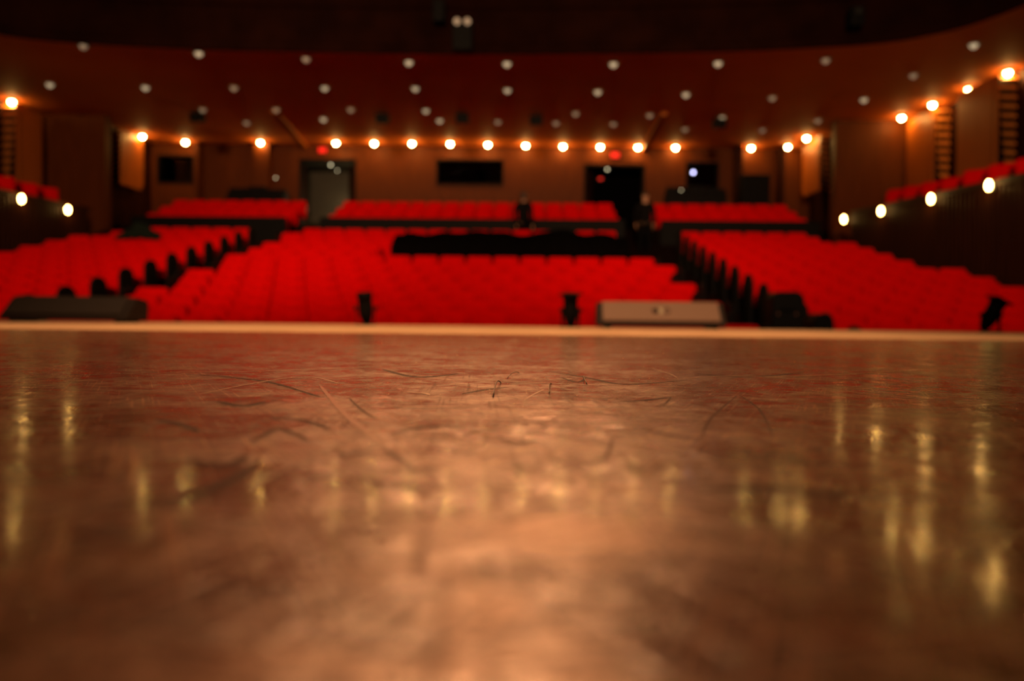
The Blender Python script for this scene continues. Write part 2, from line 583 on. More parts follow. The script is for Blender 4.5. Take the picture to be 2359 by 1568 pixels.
for pts, w in [
    ([(458, 908), (600, 880), (687, 870), (768, 880)], .0022), ([(407, 856), (636, 854), (967, 839)], .004),
    ([(1142, 911), (1168, 913), (1192, 916)], .003), ([(898, 937), (1017, 937), (1120, 935)], .0035),
    ([(1207, 922), (1230, 908), (1253, 897)], .0012), ([(1100, 876), (1158, 878), (1349, 886), (1596, 892)], .003),
    ([(1500, 848), (1540, 860), (1560, 870)], .0015), ([(1760, 868), (1950, 862), (2130, 850)], .004),
    ([(700, 868), (740, 872), (780, 883)], .002), ([(1560, 872), (1700, 866), (1900, 876)], .003),
    ([(930, 903), (975, 906), (990, 910)], .003),
]:
    ribbon(pts, w * .8, 2)
for pts, w in [
    ([(735, 885), (790, 950), (850, 1000), (900, 1040)], .0022), ([(560, 1130), (700, 1060), (830, 1000)], .0015),
]:
    ribbon(pts, w * 1.4, 6)
floor = struct(fb.build('floor', [M['stage'], M['scuff'], M['scratch'], M['worn'], M['stain'], M['apron'], M['worn_edge']]))

# ---- stepped floor of the stalls
XL, XR = -17.2, 13.7
prof = [(STAGE_Y - 0.05, -1.05)]
steps = [(row_y(k) - 0.42, row_floor(k)) for k in range(13)]
steps += [(21.75, 1.95), (23.95, 2.35), (24.95, 2.70), (25.9, 3.05)]
z = -1.05
for y, nz_ in steps:
    prof += [(y, z), (y, nz_)]
    z = nz_
prof += [(31.0, z)]
sb = MB()
n = len(prof)
vv = [(XL, y, z) for y, z in prof] + [(XR, y, z) for y, z in prof]
sb.add(vv, [(i, i + 1, n + i + 1, n + i) for i in range(n - 1)])
struct(sb.build('floor_stalls', M['carpet']))


def floor_at(y):
    z = -1.05
    for yy, nz_ in steps:
        if y >= yy:
            z = nz_
    return z


# ---- low partitions in front of the rear seats
for nm_, xa, xb in (('left', -12.3, -7.5), ('middle', -6.45, 2.9), ('right', 4.0, 8.8)):
    pw = MB()
    pw.box(xa, xb, 24.02, 24.12, 2.35, 3.13, bevel=.01)
    struct(pw.build('wall_partition_' + nm_, M['black']))

# ---- ceiling under the balcony and the balcony front
edge = [(0, 18.6), (3.2, 18.5), (6, 18.35), (8.5, 18.0), (9.6, 17.7), (10.2, 17.35), (10.85, 16.7), (11.4, 15.4), (11.7, 14.0), (11.9, 12.0), (12.0, 9.0)]


def dense(e):
    out = []
    for i in range(len(e) - 1):
        for s in range(4):
            t = s / 4
            p = [Vector((*e[max(i - 1, 0)], 0)), Vector((*e[i], 0)), Vector((*e[i + 1], 0)), Vector((*e[min(i + 2, len(e) - 1)], 0))]
            q = 0.5 * ((2 * p[1]) + (p[2] - p[0]) * t + (2 * p[0] - 5 * p[1] + 4 * p[2] - p[3]) * t * t + (3 * p[1] - p[0] - 3 * p[2] + p[3]) * t ** 3)
            out.append((q.x, q.y))
    out.append(e[-1])
    return out


half = dense(edge)
curve = [(AXIS - dx, y) for dx, y in reversed(half)] + [(AXIS + dx, y) for dx, y in half[1:]]
cb = MB()
n = len(curve)
outer = [(XL if x < AXIS - 8.5 else (XR if x > AXIS + 8.5 else x), BACK_Y + 0.3 if abs(x - AXIS) <= 8.5 else y) for x, y in curve]
ins, outs = [], []
# slab: bottom and top faces fanned from the curved edge to the back and side walls
for lev in (CEIL, CEIL + 0.12):
    vv = [(x, y, lev) for x, y in curve]
    cb.add(vv + [(XR, 9.0, lev), (XR, BACK_Y + 0.3, lev), (XL, BACK_Y + 0.3, lev), (XL, 9.0, lev)], [tuple(range(n)) + (n, n + 1, n + 2, n + 3)])
struct(cb.build('ceiling', M['ceiling']))
bmesh_tri = None

fb2 = MB()
lv = [(0.0, CEIL - 0.03), (-0.05, CEIL + 0.02), (-0.05, CEIL + 0.16), (0.02, CEIL + 0.2), (0.02, CEIL + 1.0), (-0.04, CEIL + 1.04), (-0.04, CEIL + 1.14), (0.03, CEIL + 1.18), (0.03, CEIL + 2.2), (0.25, CEIL + 2.2)]
nl = len(lv)
vv = []
for i, (x, y) in enumerate(curve):
    a, c = curve[max(i - 1, 0)], curve[min(i + 1, n - 1)]
    t = Vector((c[0] - a[0], c[1] - a[1], 0)).normalized()
    nn = Vector((-t.y, t.x, 0))
    for o_, z_ in lv:
        vv.append((x + nn.x * o_, y + nn.y * o_, z_))
fb2.add(vv, [(i * nl + j, (i + 1) * nl + j, (i + 1) * nl + j + 1, i * nl + j + 1) for i in range(n - 1) for j in range(nl - 1)])
o = struct(fb2.build('wall_balcony', M['fascia']))

# ---- downstand beams under the ceiling
for i, (xa, xb) in enumerate(((-7.75, -8.15), (3.98, 4.06))):
    b_ = MB()
    b_.add([(xa - .09, 23.7, CEIL - .10), (xa + .09, 23.7, CEIL - .10), (xa + .09, 23.7, CEIL), (xa - .09, 23.7, CEIL),
            (xb - .09, BACK_Y, CEIL - .16), (xb + .09, BACK_Y, CEIL - .16), (xb + .09, BACK_Y, CEIL), (xb - .09, BACK_Y, CEIL)],
           [(0, 1, 2, 3), (4, 5, 6, 7), (0, 1, 5, 4), (1, 2, 6, 5), (2, 3, 7, 6), (3, 0, 4, 7)])
    struct(b_.build('trim_%d' % (i + 1), M['panel_wood']))


# ---- back wall with its openings
def rect(x0, x1, y0, y1, Y=BACK_Y):
    a = at((x0 + x1) / 2, y0, Y)
    b = at((x0 + x1) / 2, y1, Y)
    return at(x0, (y0 + y1) / 2, Y).x, at(x1, (y0 + y1) / 2, Y).x, b.z, a.z


d1 = rect(690, 820, 366, 470)
d2 = rect(1345, 1485, 378, 470)
d1 = (d1[0], d1[1], 3.05, d1[3])
d2 = (d2[0], d2[1], 3.05, d2[3])
w1 = rect(1005, 1160, 367, 426)
w2 = rect(1580, 1656, 373, 434)
w3 = rect(363, 447, 357, 422)
holes = [d1, d2, w1, w2, w3]


def wall_with_holes(x0, x1, z0, z1, y0, y1, holes, name, material):
    xs = sorted({x0, x1} | {h[0] for h in holes} | {h[1] for h in holes})
    zs = sorted({z0, z1} | {h[2] for h in holes} | {h[3] for h in holes})
    b = MB()
    for i in range(len(xs) - 1):
        for j in range(len(zs) - 1):
            cx, cz = (xs[i] + xs[i + 1]) / 2, (zs[j] + zs[j + 1]) / 2
            if any(h[0] < cx < h[1] and h[2] < cz < h[3] for h in holes):
                continue
            b.box(xs[i], xs[i + 1], y0, y1, zs[j], zs[j + 1])
    bmesh.ops.remove_doubles(b.bm, verts=b.bm.verts, dist=0.0005)
    return struct(b.build(name, material))


wall_with_holes(-13.9, 10.1, 3.05, CEIL, BACK_Y, BACK_Y + 0.2, holes, 'wall_back', M['wood'])


def recess(x0, x1, z0, z1, depth, name, material):
    b = MB()
    y0, y1 = BACK_Y + 0.2, BACK_Y + 0.2 + depth
    g = 0.35
    x0, x1, z1 = x0 - g, x1 + g, z1 + 0.15
    b.add([(x0, y0, z0), (x1, y0, z0), (x1, y1, z0), (x0, y1, z0), (x0, y0, z1), (x1, y0, z1), (x1, y1, z1), (x0, y1, z1)],
          [(3, 2, 1, 0), (4, 5, 6, 7), (1, 2, 6, 5), (2, 3, 7, 6), (3, 0, 4, 7)])
    return struct(b.build(name, material))


recess(*d1, 1.9, 'wall_lobby_left', M['lobby'])
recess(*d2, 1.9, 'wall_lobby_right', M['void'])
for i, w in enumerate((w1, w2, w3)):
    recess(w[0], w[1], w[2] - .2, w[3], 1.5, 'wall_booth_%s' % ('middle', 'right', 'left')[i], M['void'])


def opening_frame(h, name, sill, t=0.07):
    b = MB()
    x0, x1, z0, z1 = h
    for bx in ((x0, x0 + t, z0, z1), (x1 - t, x1, z0, z1), (x0, x1, z1 - t, z1)):
        b.box(bx[0], bx[1], BACK_Y - 0.03, BACK_Y + 0.22, bx[2], bx[3])
    if sill:
        b.box(x0, x1, BACK_Y - 0.06, BACK_Y + 0.22, z0, z0 + t)
    return struct(b.build(name, M['black']))


for i, h in enumerate((d1, d2)):
    fr = opening_frame(h, 'door_%d' % (i + 1), False)
    # one leaf swung back into the lobby, one leaf standing open a little
    for s in (0, 1):
        lf = MB()
        wd = (h[1] - h[0]) / 2 - 0.08
        ang = (R(100), R(62))[s] if i == 0 else (R(70), R(104))[s]
        hx = h[0] + 0.07 if s == 0 else h[1] - 0.07
        sg = 1 if s == 0 else -1
        mt = Matrix.Translation((hx, BACK_Y + 0.24, 0)) @ Matrix.Rotation(sg * ang, 4, 'Z')
        lf.box(min(0, sg * wd), max(0, sg * wd), 0, 0.045, h[2] + 0.01, h[3] - 0.08, mtx=mt)
        leaf = lf.build('door_leaf', M['dark_wood'], fr)
        hb = MB()
        hb.box(sg * (wd - .12) - .02, sg * (wd - .12) + .02, -0.05, -0.0, h[2] + 0.95, h[2] + 1.2, mtx=mt)
        hb.build('handle', M['glint_fitting'], leaf)
for i, w in enumerate((w1, w2, w3)):
    wf = opening_frame(w, 'window_%d' % (i + 1), True, 0.05)
    g = MB()
    g.box(w[0] + .05, w[1] - .05, BACK_Y + 0.10, BACK_Y + 0.11, w[2] + .05, w[3] - .05)
    gm = bpy.data.materials.get('booth_glass')
    if gm is None:
        gm = mat('booth_glass', (1, 1, 1), 0.02, spec=0.5)
        gm.node_tree.nodes['Principled BSDF'].inputs['Transmission Weight'].default_value = 1.0
        gm.node_tree.nodes['Principled BSDF'].inputs['IOR'].default_value = 1.2
    g.build('glass_pane', gm, wf)

# ---- side walls
sw = MB()
sw.box(11.9, 12.1, 9.0, 24.4, -1.0, CEIL)
struct(sw.build('wall_right', M['dark_wood']))
sw = MB()
sw.box(-15.6, -15.4, 9.0, 24.4, -1.0, CEIL)
struct(sw.build('wall_left', M['dark_wood']))
# piers facing the stage, and the return walls behind them
pr = MB()
pr.box(9.35, 12.1, 24.4, 24.75, 1.9, CEIL)
struct(pr.build('wall_right_pier', M['wood']))
pr = MB()
pr.box(-15.6, -13.3, 24.4, 24.75, 1.9, CEIL)
struct(pr.build('wall_left_pier', M['wood']))
pr = MB()
pr.box(10.0, 10.2, 24.75, BACK_Y + .2, 2.3, CEIL)
struct(pr.build('wall_right_rear', M['dark_wood']))
pr = MB()
pr.box(-14.0, -13.8, 24.75, BACK_Y + .2, 2.3, CEIL)
struct(pr.build('wall_left_rear', M['dark_wood']))
# shallow piers on the back wall
for i, (xa, xb, yy, dep) in enumerate(((586, 619, 27.95, .6), (1697, 1712, 27.9, .65), (446, 456, 27.9, .65), (1800, 1810, 27.9, .65))):
    b_ = MB()
    X0, X1 = at(xa, 340, yy).x, at(xb, 340, yy).x
    b_.box(X0, X1, yy, yy + dep, 3.05, CEIL)
    struct(b_.build('trim_%d' % (i + 3), M['wood'] if i in (0, 2) else M['dark_wood']))


# ---- raised side terraces: ribbed parapet and deck
def terrace(name, X, side, y0, y1, z0, z1):
    """parapet plane at X, its face to the hall ribbed; side=+1 for the right hand wall"""
    b = MB()
    nrib = int((y1 - y0) / 0.16)
    vv, fs = [], []
    for i in range(nrib * 4 + 1):
        y = y0 + (y1 - y0) * i / (nrib * 4)
        d = 0.035 if (i % 4) in (1, 2) else 0.0
        zt = z0 + (z1 - z0) * (y - y0) / (y1 - y0)
        vv += [(X - side * d, y, -1.0), (X - side * d, y, zt - 0.10)]
    for i in range(nrib * 4):
        fs.append((2 * i, 2 * i + 1, 2 * i + 3, 2 * i + 2))
    b.add(vv, fs)
    # capping rail
    c = [(X - side * 0.05, z0 - .10), (X + side * 0.16, z0 - .10), (X + side * 0.16, z0), (X - side * 0.05, z0)]
    c2 = [(x, z + z1 - z0) for x, z in c]
    b.add([(x, y0, z) for x, z in c] + [(x, y1, z) for x, z in c2], [(0, 1, 2, 3), (4, 5, 6, 7), (0, 1, 5, 4), (1, 2, 6, 5), (2, 3, 7, 6), (3, 0, 4, 7)])
    # outer skin and end
    b.add([(X + side * .12, y0, -1), (X + side * .12, y1, -1), (X + side * .12, y1, z1 - .1), (X + side * .12, y0, z0 - .1)], [(0, 1, 2, 3)])
    b.add([(X, y1, -1), (X + side * 3.2, y1, -1), (X + side * 3.2, y1, z1 - .75), (X, y1, z1 - .10)], [(0, 1, 2, 3)])
    struct(b.build('wall_terrace_' + name, M['dark_wood']))
    dk = MB()
    xa, xb = X + side * 0.13, X + side * 3.15
    for k in range(8):
        ya, yb = y0 + (y1 - y0) * k / 8, y0 + (y1 - y0) * (k + 1) / 8
        zz = z0 + (z1 - z0) * (k + .5) / 8 - 0.47
        dk.box(min(xa, xb), max(xa, xb), ya, yb, zz - .2, zz)
    struct(dk.build('floor_terrace_' + name, M['carpet']))
    return lambda y: z0 + (z1 - z0) * (y - y0) / (y1 - y0)


top_r = terrace('right', 8.75, 1, 11.5, 21.6, 2.62, 3.10)
top_l = terrace('left', -12.25, -1, 11.5, 21.6, 2.80, 3.02)

# ================================================================== SEATS
PITCH = 0.57


def rounded(w0, w1, z0, z1, r, seg=5):
    """outline in XZ: width w0 at the bottom, w1 at the top, round corners"""
    pts = []
    corners = [(w0 / 2, z0, r * .5, -90), (w1 / 2, z1, r, 0), (-w1 / 2, z1, r, 90), (-w0 / 2, z0, r * .5, 180)]
    for x, zz, rr, a0 in corners:
        cx = x - math.copysign(rr, x)
        cz = zz + (rr if zz == z0 else -rr)
        for i in range(seg + 1):
            a = R(a0 + 90 * i / seg)
            pts.append((cx + rr * math.cos(a), cz + rr * math.sin(a)))
    return pts


def seat_meshes():
    out = {}
    tilt = Matrix.Translation((0, 0.02, 0.42)) @ Matrix.Rotation(R(-9), 4, 'X') @ Matrix.Translation((0, 0, -0.42))
    b = MB()
    b.prism(rounded(0.53, 0.53, 0.36, 0.955, 0.075), 0.0, 0.105, 'Y', inset=0.03, mtx=tilt)
    out['backrest'] = (b.build('backrest', M['velvet'], smooth=True))
    t2 = Matrix.Translation((0, -0.06, 0.44)) @ Matrix.Rotation(R(-6), 4, 'X') @ Matrix.Translation((0, 0, -0.44))
    b = MB()
    b.prism(rounded(0.48, 0.46, 0.40, 0.82, 0.06), -0.12, 0.0, 'Y', inset=0.035, mtx=t2)
    out['seat_cushion'] = (b.build('seat_cushion', M['velvet'], smooth=True))
    b = MB()
    b.box(-0.302, -0.268, -0.30, 0.10, 0.595, 0.64, bevel=0.012)
    b.box(-0.30, -0.272, -0.08, 0.08, 0.02, 0.60)
    b.box(-0.302, -0.268, -0.16, 0.16, 0.0, 0.03)
    out['arm_frame'] = (b.build('arm_frame', M['seat_black']))
    b = MB()   # broad round-topped panel that closes a row at the aisle
    outl = []
    for i in range(13):
        a = PI * i / 12
        outl.append((-0.02 + 0.25 * math.cos(a), 0.78 + 0.17 * math.sin(a)))
    outl += [(-0.27, 0.0), (0.23, 0.0)]
    b.prism(outl, 0.285, 0.335, 'X', inset=0.012)
    out['end_panel'] = (b.build('end_panel', M['seat_black']))
    return out


TPL = seat_meshes()
for t in TPL.values():
    COL.objects.unlink(t)


def make_seat(p, rz, label, group, end=0):
    s = thing('theatre_seat', label, 'seat', p, rz, group)
    for nm in ('backrest', 'seat_cushion', 'arm_frame'):
        c = TPL[nm].copy()
        COL.objects.link(c)
        c.parent = s
    if end:
        c = TPL['end_panel'].copy()
        COL.objects.link(c)
        c.parent = s
        if end < 0:
            c.location.x = -0.62
            c['label'] = 'black aisle-end panel with a rounded top'
        else:
            c['label'] = 'black aisle-end panel with a rounded top'
    return s


cands = []      # (distance, position, rz, label, group, end)
XC0 = -6.33     # left edge of the centre block
for k in range(13):
    y, zf, rn = row_y(k), row_floor(k), nth(k)
    stg = 0.0 if k in (8, 9) else (-.14 if k % 2 else .14)     # rows are staggered
    for i in range(16):
        x = XC0 + PITCH * (i + .5) + stg
        if (k in (8, 9) and -3.3 < x < 2.75) or (k >= 10 and i == 15):
            continue                                   # the mixing position stands here
        end = -1 if i == 0 else (1 if i == 15 else 0)
        lab = 'red tip-up theatre seat, centre block, %s row from stage, %s from its left end' % (rn, nth(i))
        cands.append((x, y, zf, lab, 'red seats of the centre block', end))
    for i in range(9):
        x = -7.55 - PITCH * (i + .5)
        if x < -12.0 + max(0, k - 5) * 0.14:
            continue
        lab = 'red tip-up theatre seat, left block, %s row from stage, %s from the aisle' % (rn, nth(i))
        cands.append((x, y, zf, lab, 'red seats of the left block', 1 if i == 0 else 0))
    for i in range(9):
        x = 4.05 + PITCH * (i + .5)
        if x > 8.5 - max(0, k - 5) * 0.14:
            continue
        lab = 'red tip-up theatre seat, right block, %s row from stage, %s from the aisle' % (rn, nth(i))
        cands.append((x, y, zf, lab, 'red seats of the right block', -1 if i == 0 else 0))
for k in range(3):
    y, zf = (24.5, 25.45, 26.4)[k], (2.35, 2.70, 3.05)[k]
    for i in range(16):
        cands.append((XC0 + PITCH * (i + .5), y, zf, 'red theatre seat behind the cross aisle', 'red seats behind the cross aisle', 0))
    for i in range(8):
        cands.append((-7.55 - PITCH * (i + .5), y, zf, 'red theatre seat behind the cross aisle', 'red seats behind the cross aisle', 0))
        if i < 8:
            cands.append((4.05 + PITCH * (i + .5), y, zf, 'red theatre seat behind the cross aisle', 'red seats behind the cross aisle', 0))
vis = []
for c in cands:
    u, v = project((c[0], c[1], c[2] + 0.9))
    if -45 < u < W + 45:
        vis.append(c)
vis.sort(key=lambda c: c[1] ** 2 + c[0] ** 2)
N_IND = 286
for c in vis[:N_IND]:
    make_seat((c[0], c[1], c[2]), 0, c[3], c[4], c[5])
rest = MB()
for c in vis[N_IND:]:
    for nm, mi in (('backrest', 0), ('seat_cushion', 0), ('arm_frame', 1)) + ((('end_panel', 1),) if c[5] else ()):
        me = TPL[nm].data
        dx = -0.62 if (nm == 'end_panel' and c[5] < 0) else 0
        vs = [rest.bm.verts.new((v.co.x + c[0] + dx, v.co.y + c[1], v.co.z + c[2])) for v in me.vertices]
        for p in me.polygons:
            f = rest.bm.faces.new([vs[i] for i in p.vertices])
            f.material_index = mi
            f.smooth = mi == 0
o = rest.build('theatre_seats', [M['velvet'], M['seat_black']])
tag(o, 'rear rows of red theatre seats in front of the back wall', 'seats', 'red seats behind the cross aisle', 'stuff')

# seats along the side terraces, only their tops showing over the rail
for side, X, topf, ys in ((1, 9.45, top_r, [14.2, 15.1, 16.0, 16.9, 17.8, 18.7, 19.6, 20.5]), (-1, -12.95, top_l, [17.3, 18.2, 19.1, 20.0, 20.9])):
    for i, y in enumerate(ys):
        k = min(7, int((y - 11.5) / (10.1 / 8)))
        z0_, z1_ = (2.62, 3.10) if side > 0 else (2.80, 3.02)
        zz = z0_ + (z1_ - z0_) * (k + .5) / 8 - 0.47
        lab = 'red seat behind the %s terrace rail, %s from the stage end' % ('right' if side > 0 else 'left', nth(i))
        make_seat((X, y, zz), R(38) * -side, lab, 'red seats on the side terraces', 0)

# ================================================================== CEILING LIGHTS
lit = [(27, 233), (328, 313), (427, 326), (600, 327), (774, 328), (862, 329), (949, 329), (1037, 330), (1124, 332), (1211, 334), (1297, 336), (1383, 337),
       (1469, 339), (1554, 341), (1722, 346), (1815, 337), (1858, 317), (2077, 270), (2148, 240), (2232, 205), (2322, 166)]


def make_downlight(bulb_mat, rb, drop, collar=0.03):
    r = thing('recessed_downlight', None, 'ceiling light')
    b = MB()
    b.lathe([(rb * 1.35, 0.0), (rb * 1.6, 0.0), (rb * 1.6, -collar + .008), (rb * 1.3, -collar), (rb * 1.25, -0.004), (rb * 1.25, 0.0)], 20)
    b.build('trim_ring', M['ring'], r, smooth=True)
    b = MB()
    b.ball((0, 0, -drop), rb, rb, rb)
    b.build('bulb', bulb_mat, r, smooth=True)
    return r


lit_proto = make_downlight(M['bulb'], 0.068, 0.065, 0.055)
for i, (px, py) in enumerate(lit):
    o = lit_proto if i == 0 else copy_tree(lit_proto)
    o.location = at_z(px, py, CEIL - 0.05)
    o.location.y = min(o.location.y, BACK_Y - 0.3)
    o.location.z = CEIL - 0.005
    if i == 0:
        lab = 'lit downlight alone in the far left ceiling corner over the terrace'
    elif i in (1, 2):
        lab = 'lit downlight over the left rear corner, %s of that pair' % ('outer', 'inner')[i - 1]
    elif i == 3:
        lab = 'lit downlight casting an orange glow on the pier left of the left doors'
    elif i < 14:
        lab = 'lit downlight, %s from the left in the row above the back wall' % nth(i - 4)
    elif i < 17:
        lab = 'lit downlight over the right rear corner, %s of those three' % ('leftmost', 'middle', 'rightmost')[i - 14]
    else:
        lab = 'lit downlight above the right terrace, %s of four counted from the pier' % nth(i - 17)
    tag(o, lab, 'ceiling light', 'lit ceiling downlights')

dims = [
    [(192, 105, 0), (458, 122, 1), (705, 135, 0), (942, 143, 1), (1168, 146, 1), (1413, 147, 1), (1654, 145, 1), (1902, 138, 0), (2243, 103, 1)],
    [(115, 194, 1), (335, 201, 1), (539, 202, 0), (748, 202, 1), (957, 203, 1), (1169, 207, 1), (1377, 211, 1), (1580, 217, 1), (1779, 225, 0), (1990, 229, 1), (2104, 173, 0)],
    [(467, 252, 0), (636, 252, 0), (808, 252, 0), (981, 254, 1), (1326, 261, 0), (1497, 265, 0), (1663, 270, 1), (1884, 277, 0)],
    [(568, 282, 0), (745, 274, 1), (1013, 277, 1), (1147, 280, 0), (1281, 283, 0), (1413, 285, 0), (1578, 297, 0), (1756, 299, 0)]]
protos = [make_downlight(M['faint'], 0.085, 0.02), make_downlight(M['dim'], 0.085, 0.02)]
used = [False, False]
for ri, row in enumerate(dims):
    for i, (px, py, br) in enumerate(row):
        o = protos[br] if not used[br] else copy_tree(protos[br])
        used[br] = True
        o.location = at_z(px, py, CEIL - 0.02)
        o.location.z = CEIL - 0.003
        lab = '%s downlight, %s from the left in the %s ceiling row behind the balcony edge' % ('glimmering' if br else 'faint', nth(i), nth(ri))
        tag(o, lab, 'ceiling light', 'glimmering ceiling downlights')

# ceiling loudspeakers
for i, (px, py) in enumerate(((455, 270), (881, 273), (1065, 273), (1235, 277), (1657, 284))):
    p = at(px, py, 23.9)
    s = thing('ceiling_loudspeaker', 'small black loudspeaker hung under the ceiling, %s of five from the left' % nth(i), 'loudspeaker', (p.x, 23.9, CEIL), 0, 'ceiling loudspeakers')
    dz = p.z - CEIL
    b = MB()
    b.box(-0.19, 0.19, -0.14, 0.14, dz - 0.14, dz + 0.14, bevel=0.02, mtx=Matrix.Translation((0, 0, dz)) @ Matrix.Rotation(R(12), 4, 'X') @ Matrix.Translation((0, 0, -dz)))
    b.build('cabinet', M['black'], s)
    b = MB()
    b.box(-0.17, 0.17, -0.165, -0.14, dz - 0.12, dz + 0.12, mtx=Matrix.Translation((0, 0, dz)) @ Matrix.Rotation(R(12), 4, 'X') @ Matrix.Translation((0, 0, -dz)))
    b.build('grille', M['black'], s)
    b = MB()
    b.tube([(0, 0.02, 0), (0, 0.02, dz + 0.13)], 0.02)
    b.build('bracket', M['black'], s)

# ================================================================== WALL SCONCES
sc_proto = None
for i, (px, py) in enumerate(((45, 458), (152, 483), (1948, 505), (2034, 486), (2150, 458), (2284, 427))):
    left = px < 1000
    X = -12.25 if left else 8.75
    d = ray(px, py)
    Xg = X + (0.075 if left else -0.075)
    p = CAM + d * ((Xg - CAM.x) / d.x)
    if sc_proto is None:
        s = thing('wall_sconce', None, 'wall light')
        b = MB()
        b.box(-0.07, 0.07, 0.0, 0.035, -0.11, 0.11, bevel=0.01)
        b.build('back_plate', M['black'], s)
        b = MB()
        b.ball((0, 0.085, 0), 0.052, 0.045, 0.09, 14)
        b.build('glass_shade', M['globe'], s, smooth=True)
        b = MB()
        b.tube([(0, 0.02, -0.10), (0, 0.085, -0.10), (0, 0.085, -0.08)], 0.012)
        b.build('arm', M['black'], s)
        sc_proto = s
    else:
        s = copy_tree(sc_proto)
    s.location = (X + (0.04 if left else -0.04), p.y, p.z)
    s.rotation_euler = (0, 0, R(-90) if left else R(90))
    lab = ('bright oval sconce on the left terrace wall, %s of the pair' % ('nearer', 'farther')[i]) if left else \
          'bright oval sconce on the right terrace wall, %s of four from the back' % nth(i - 2)
    tag(s, lab, 'wall light', 'sconces on the terrace walls')


# ================================================================== ACOUSTIC PANELS WITH SLATS ON THE SIDE WALLS
def acoustic_panel(y0, y1, xf, xw, side, z0, label, n=14):
    """box standing off the side wall: a plain board towards the hall, a ladder of slats towards the stage"""
    z1 = CEIL - 0.10
    s = thing('acoustic_panel', label, 'wall panel', (xf, y0, z0), 0, 'slatted acoustic panels')
    b = MB()
    hh = z1 - z0
    w_ = y1 - y0
    outl = [(0.0, hh), (w_, hh), (w_, hh * .12), (w_ * .88, 0.0), (0.0, 0.0)]
    b.prism(outl, 0.0, side * 0.03, 'X')
    b.build('fan_board', M['panel_wood'], s)
    wd = abs(xw - xf)
    for i in range(n):
        t = i / (n - 1)
        zz = hh - .10 - t * (hh * .92)
        x0_, x1_ = side * (.04 + .22 * t), side * (wd - .02)
        m_ = MB()
        m_.box(min(x0_, x1_), max(x0_, x1_), -.07, .07, -.02, .02, mtx=Matrix.Translation((0, 0.02, zz)) @ Matrix.Rotation(R(40), 4, 'X'))
        m_.build('slat', M['slat_wood'], s)
    m_ = MB()
    m_.box(min(0, side * wd), max(0, side * wd), .16, .19, 0.2, hh)
    m_.build('backing_board', M['black'], s)
    return s


acoustic_panel(22.62, 24.2, 11.42, 11.9, 1, 3.5, 'slatted wooden panel on the right side wall, next to the pier', 12)
acoustic_panel(19.6, 21.4, 11.42, 11.9, 1, 3.5, 'slatted wooden panel on the right side wall, nearer the stage', 12)
acoustic_panel(22.7, 23.9, -14.98, -15.4, -1, 3.5, 'slatted wooden panel on the left side wall at the frame edge', 12)
acoustic_panel(26.0, 27.6, 9.45, 10.0, 1, 4.4, 'slatted wooden panel in the right rear corner behind the pier', 10)
acoustic_panel(25.8, 27.3, -13.53, -13.8, -1, 4.4, 'slatted wooden panel in the left rear corner behind the pier', 10)

# ================================================================== RED SIGNS AND SMALL GLINTS AT THE BACK
for px, py, Y, lab in ((743, 346, BACK_Y, 'red illuminated sign above the left doors'), (1417, 357, BACK_Y, 'red illuminated sign above the right doors'),
                       (1383, 412, BACK_Y + 2.1, 'red glowing panel inside the lobby behind the right doors')):  # third is a smaller red glowing face set deep in the lobby
    p = at(px, py, Y - 0.05)
    s = thing('exit_sign', lab, 'sign', (p.x, Y, p.z), 0, 'red illuminated signs')
    b = MB()
    b.box(-0.17, 0.17, -0.07, 0.0, -0.11, 0.11, bevel=0.01)
    b.build('housing', M['black'], s)
    b = MB()
    fw = .14 if Y <= BACK_Y else .07
    b.box(-fw, fw, -0.082, -0.07, -fw * .6, fw * .6)
    b.build('lit_face', M['exit'], s)


def small_light(px, py, Y, r, m_, lab, name='glint_bulb', cat='lamp', stand=None):
    p = at(px, py, Y)
    s = thing(name, lab, cat, (p.x, p.y, p.z))
    b = MB()
    b.ball((0, 0, 0), r)
    b.build('bulb', m_, s, smooth=True)
    b = MB()
    if stand is None:
        top = 0.9
        b.tube([(0, 0, r), (0, 0, top)], 0.008)
        b.build('cord', M['black'], s)
    else:
        dz = stand - p.z
        b.tube([(0, 0, dz), (0, 0.03, dz * .5), (0, 0, -r * .6)], 0.012)
        b.lathe([(0.07, dz), (0.07, dz + 0.02), (0.015, dz + .03)], 12)
        b.build('stand', M['black'], s)
    return s


d = at(762, 380, BACK_Y + .9)
for px, py, r_, lab in ((762, 380, .035, 'brighter of two small glowing glints inside the left doors'), (777, 393, .022, 'fainter of two small glowing glints inside the left doors'),
                        (1399, 390, .035, 'small glowing glint inside the right doors')):  # glints made as small glowing balls on added cords
    p = at(px, py, BACK_Y + .9)
    s = thing('glint_bulb', lab, 'lamp', tuple(p), 0, 'small glints in the lobby')
    b = MB()
    b.ball((0, 0, 0), r_)
    b.build('bulb', M['spark'], s, smooth=True)
    b = MB()
    b.tube([(0, 0, r_ * .8), (0, 0, (d1 if px < 1000 else d2)[3] + .15 - p.z)], 0.008)
    b.build('cord', M['black'], s)
# warm light spilling down in the left lobby
lp = bpy.data.lights.new('lobby_lamp', 'POINT')
lp.energy = 70
lp.color = (1, .78, .42)
lp.shadow_soft_size = .1
lo = bpy.data.objects.new('lobby_lamp', lp)
COL.objects.link(lo)
lo.location = (d1[1] - .35, BACK_Y + 1.5, 4.05)


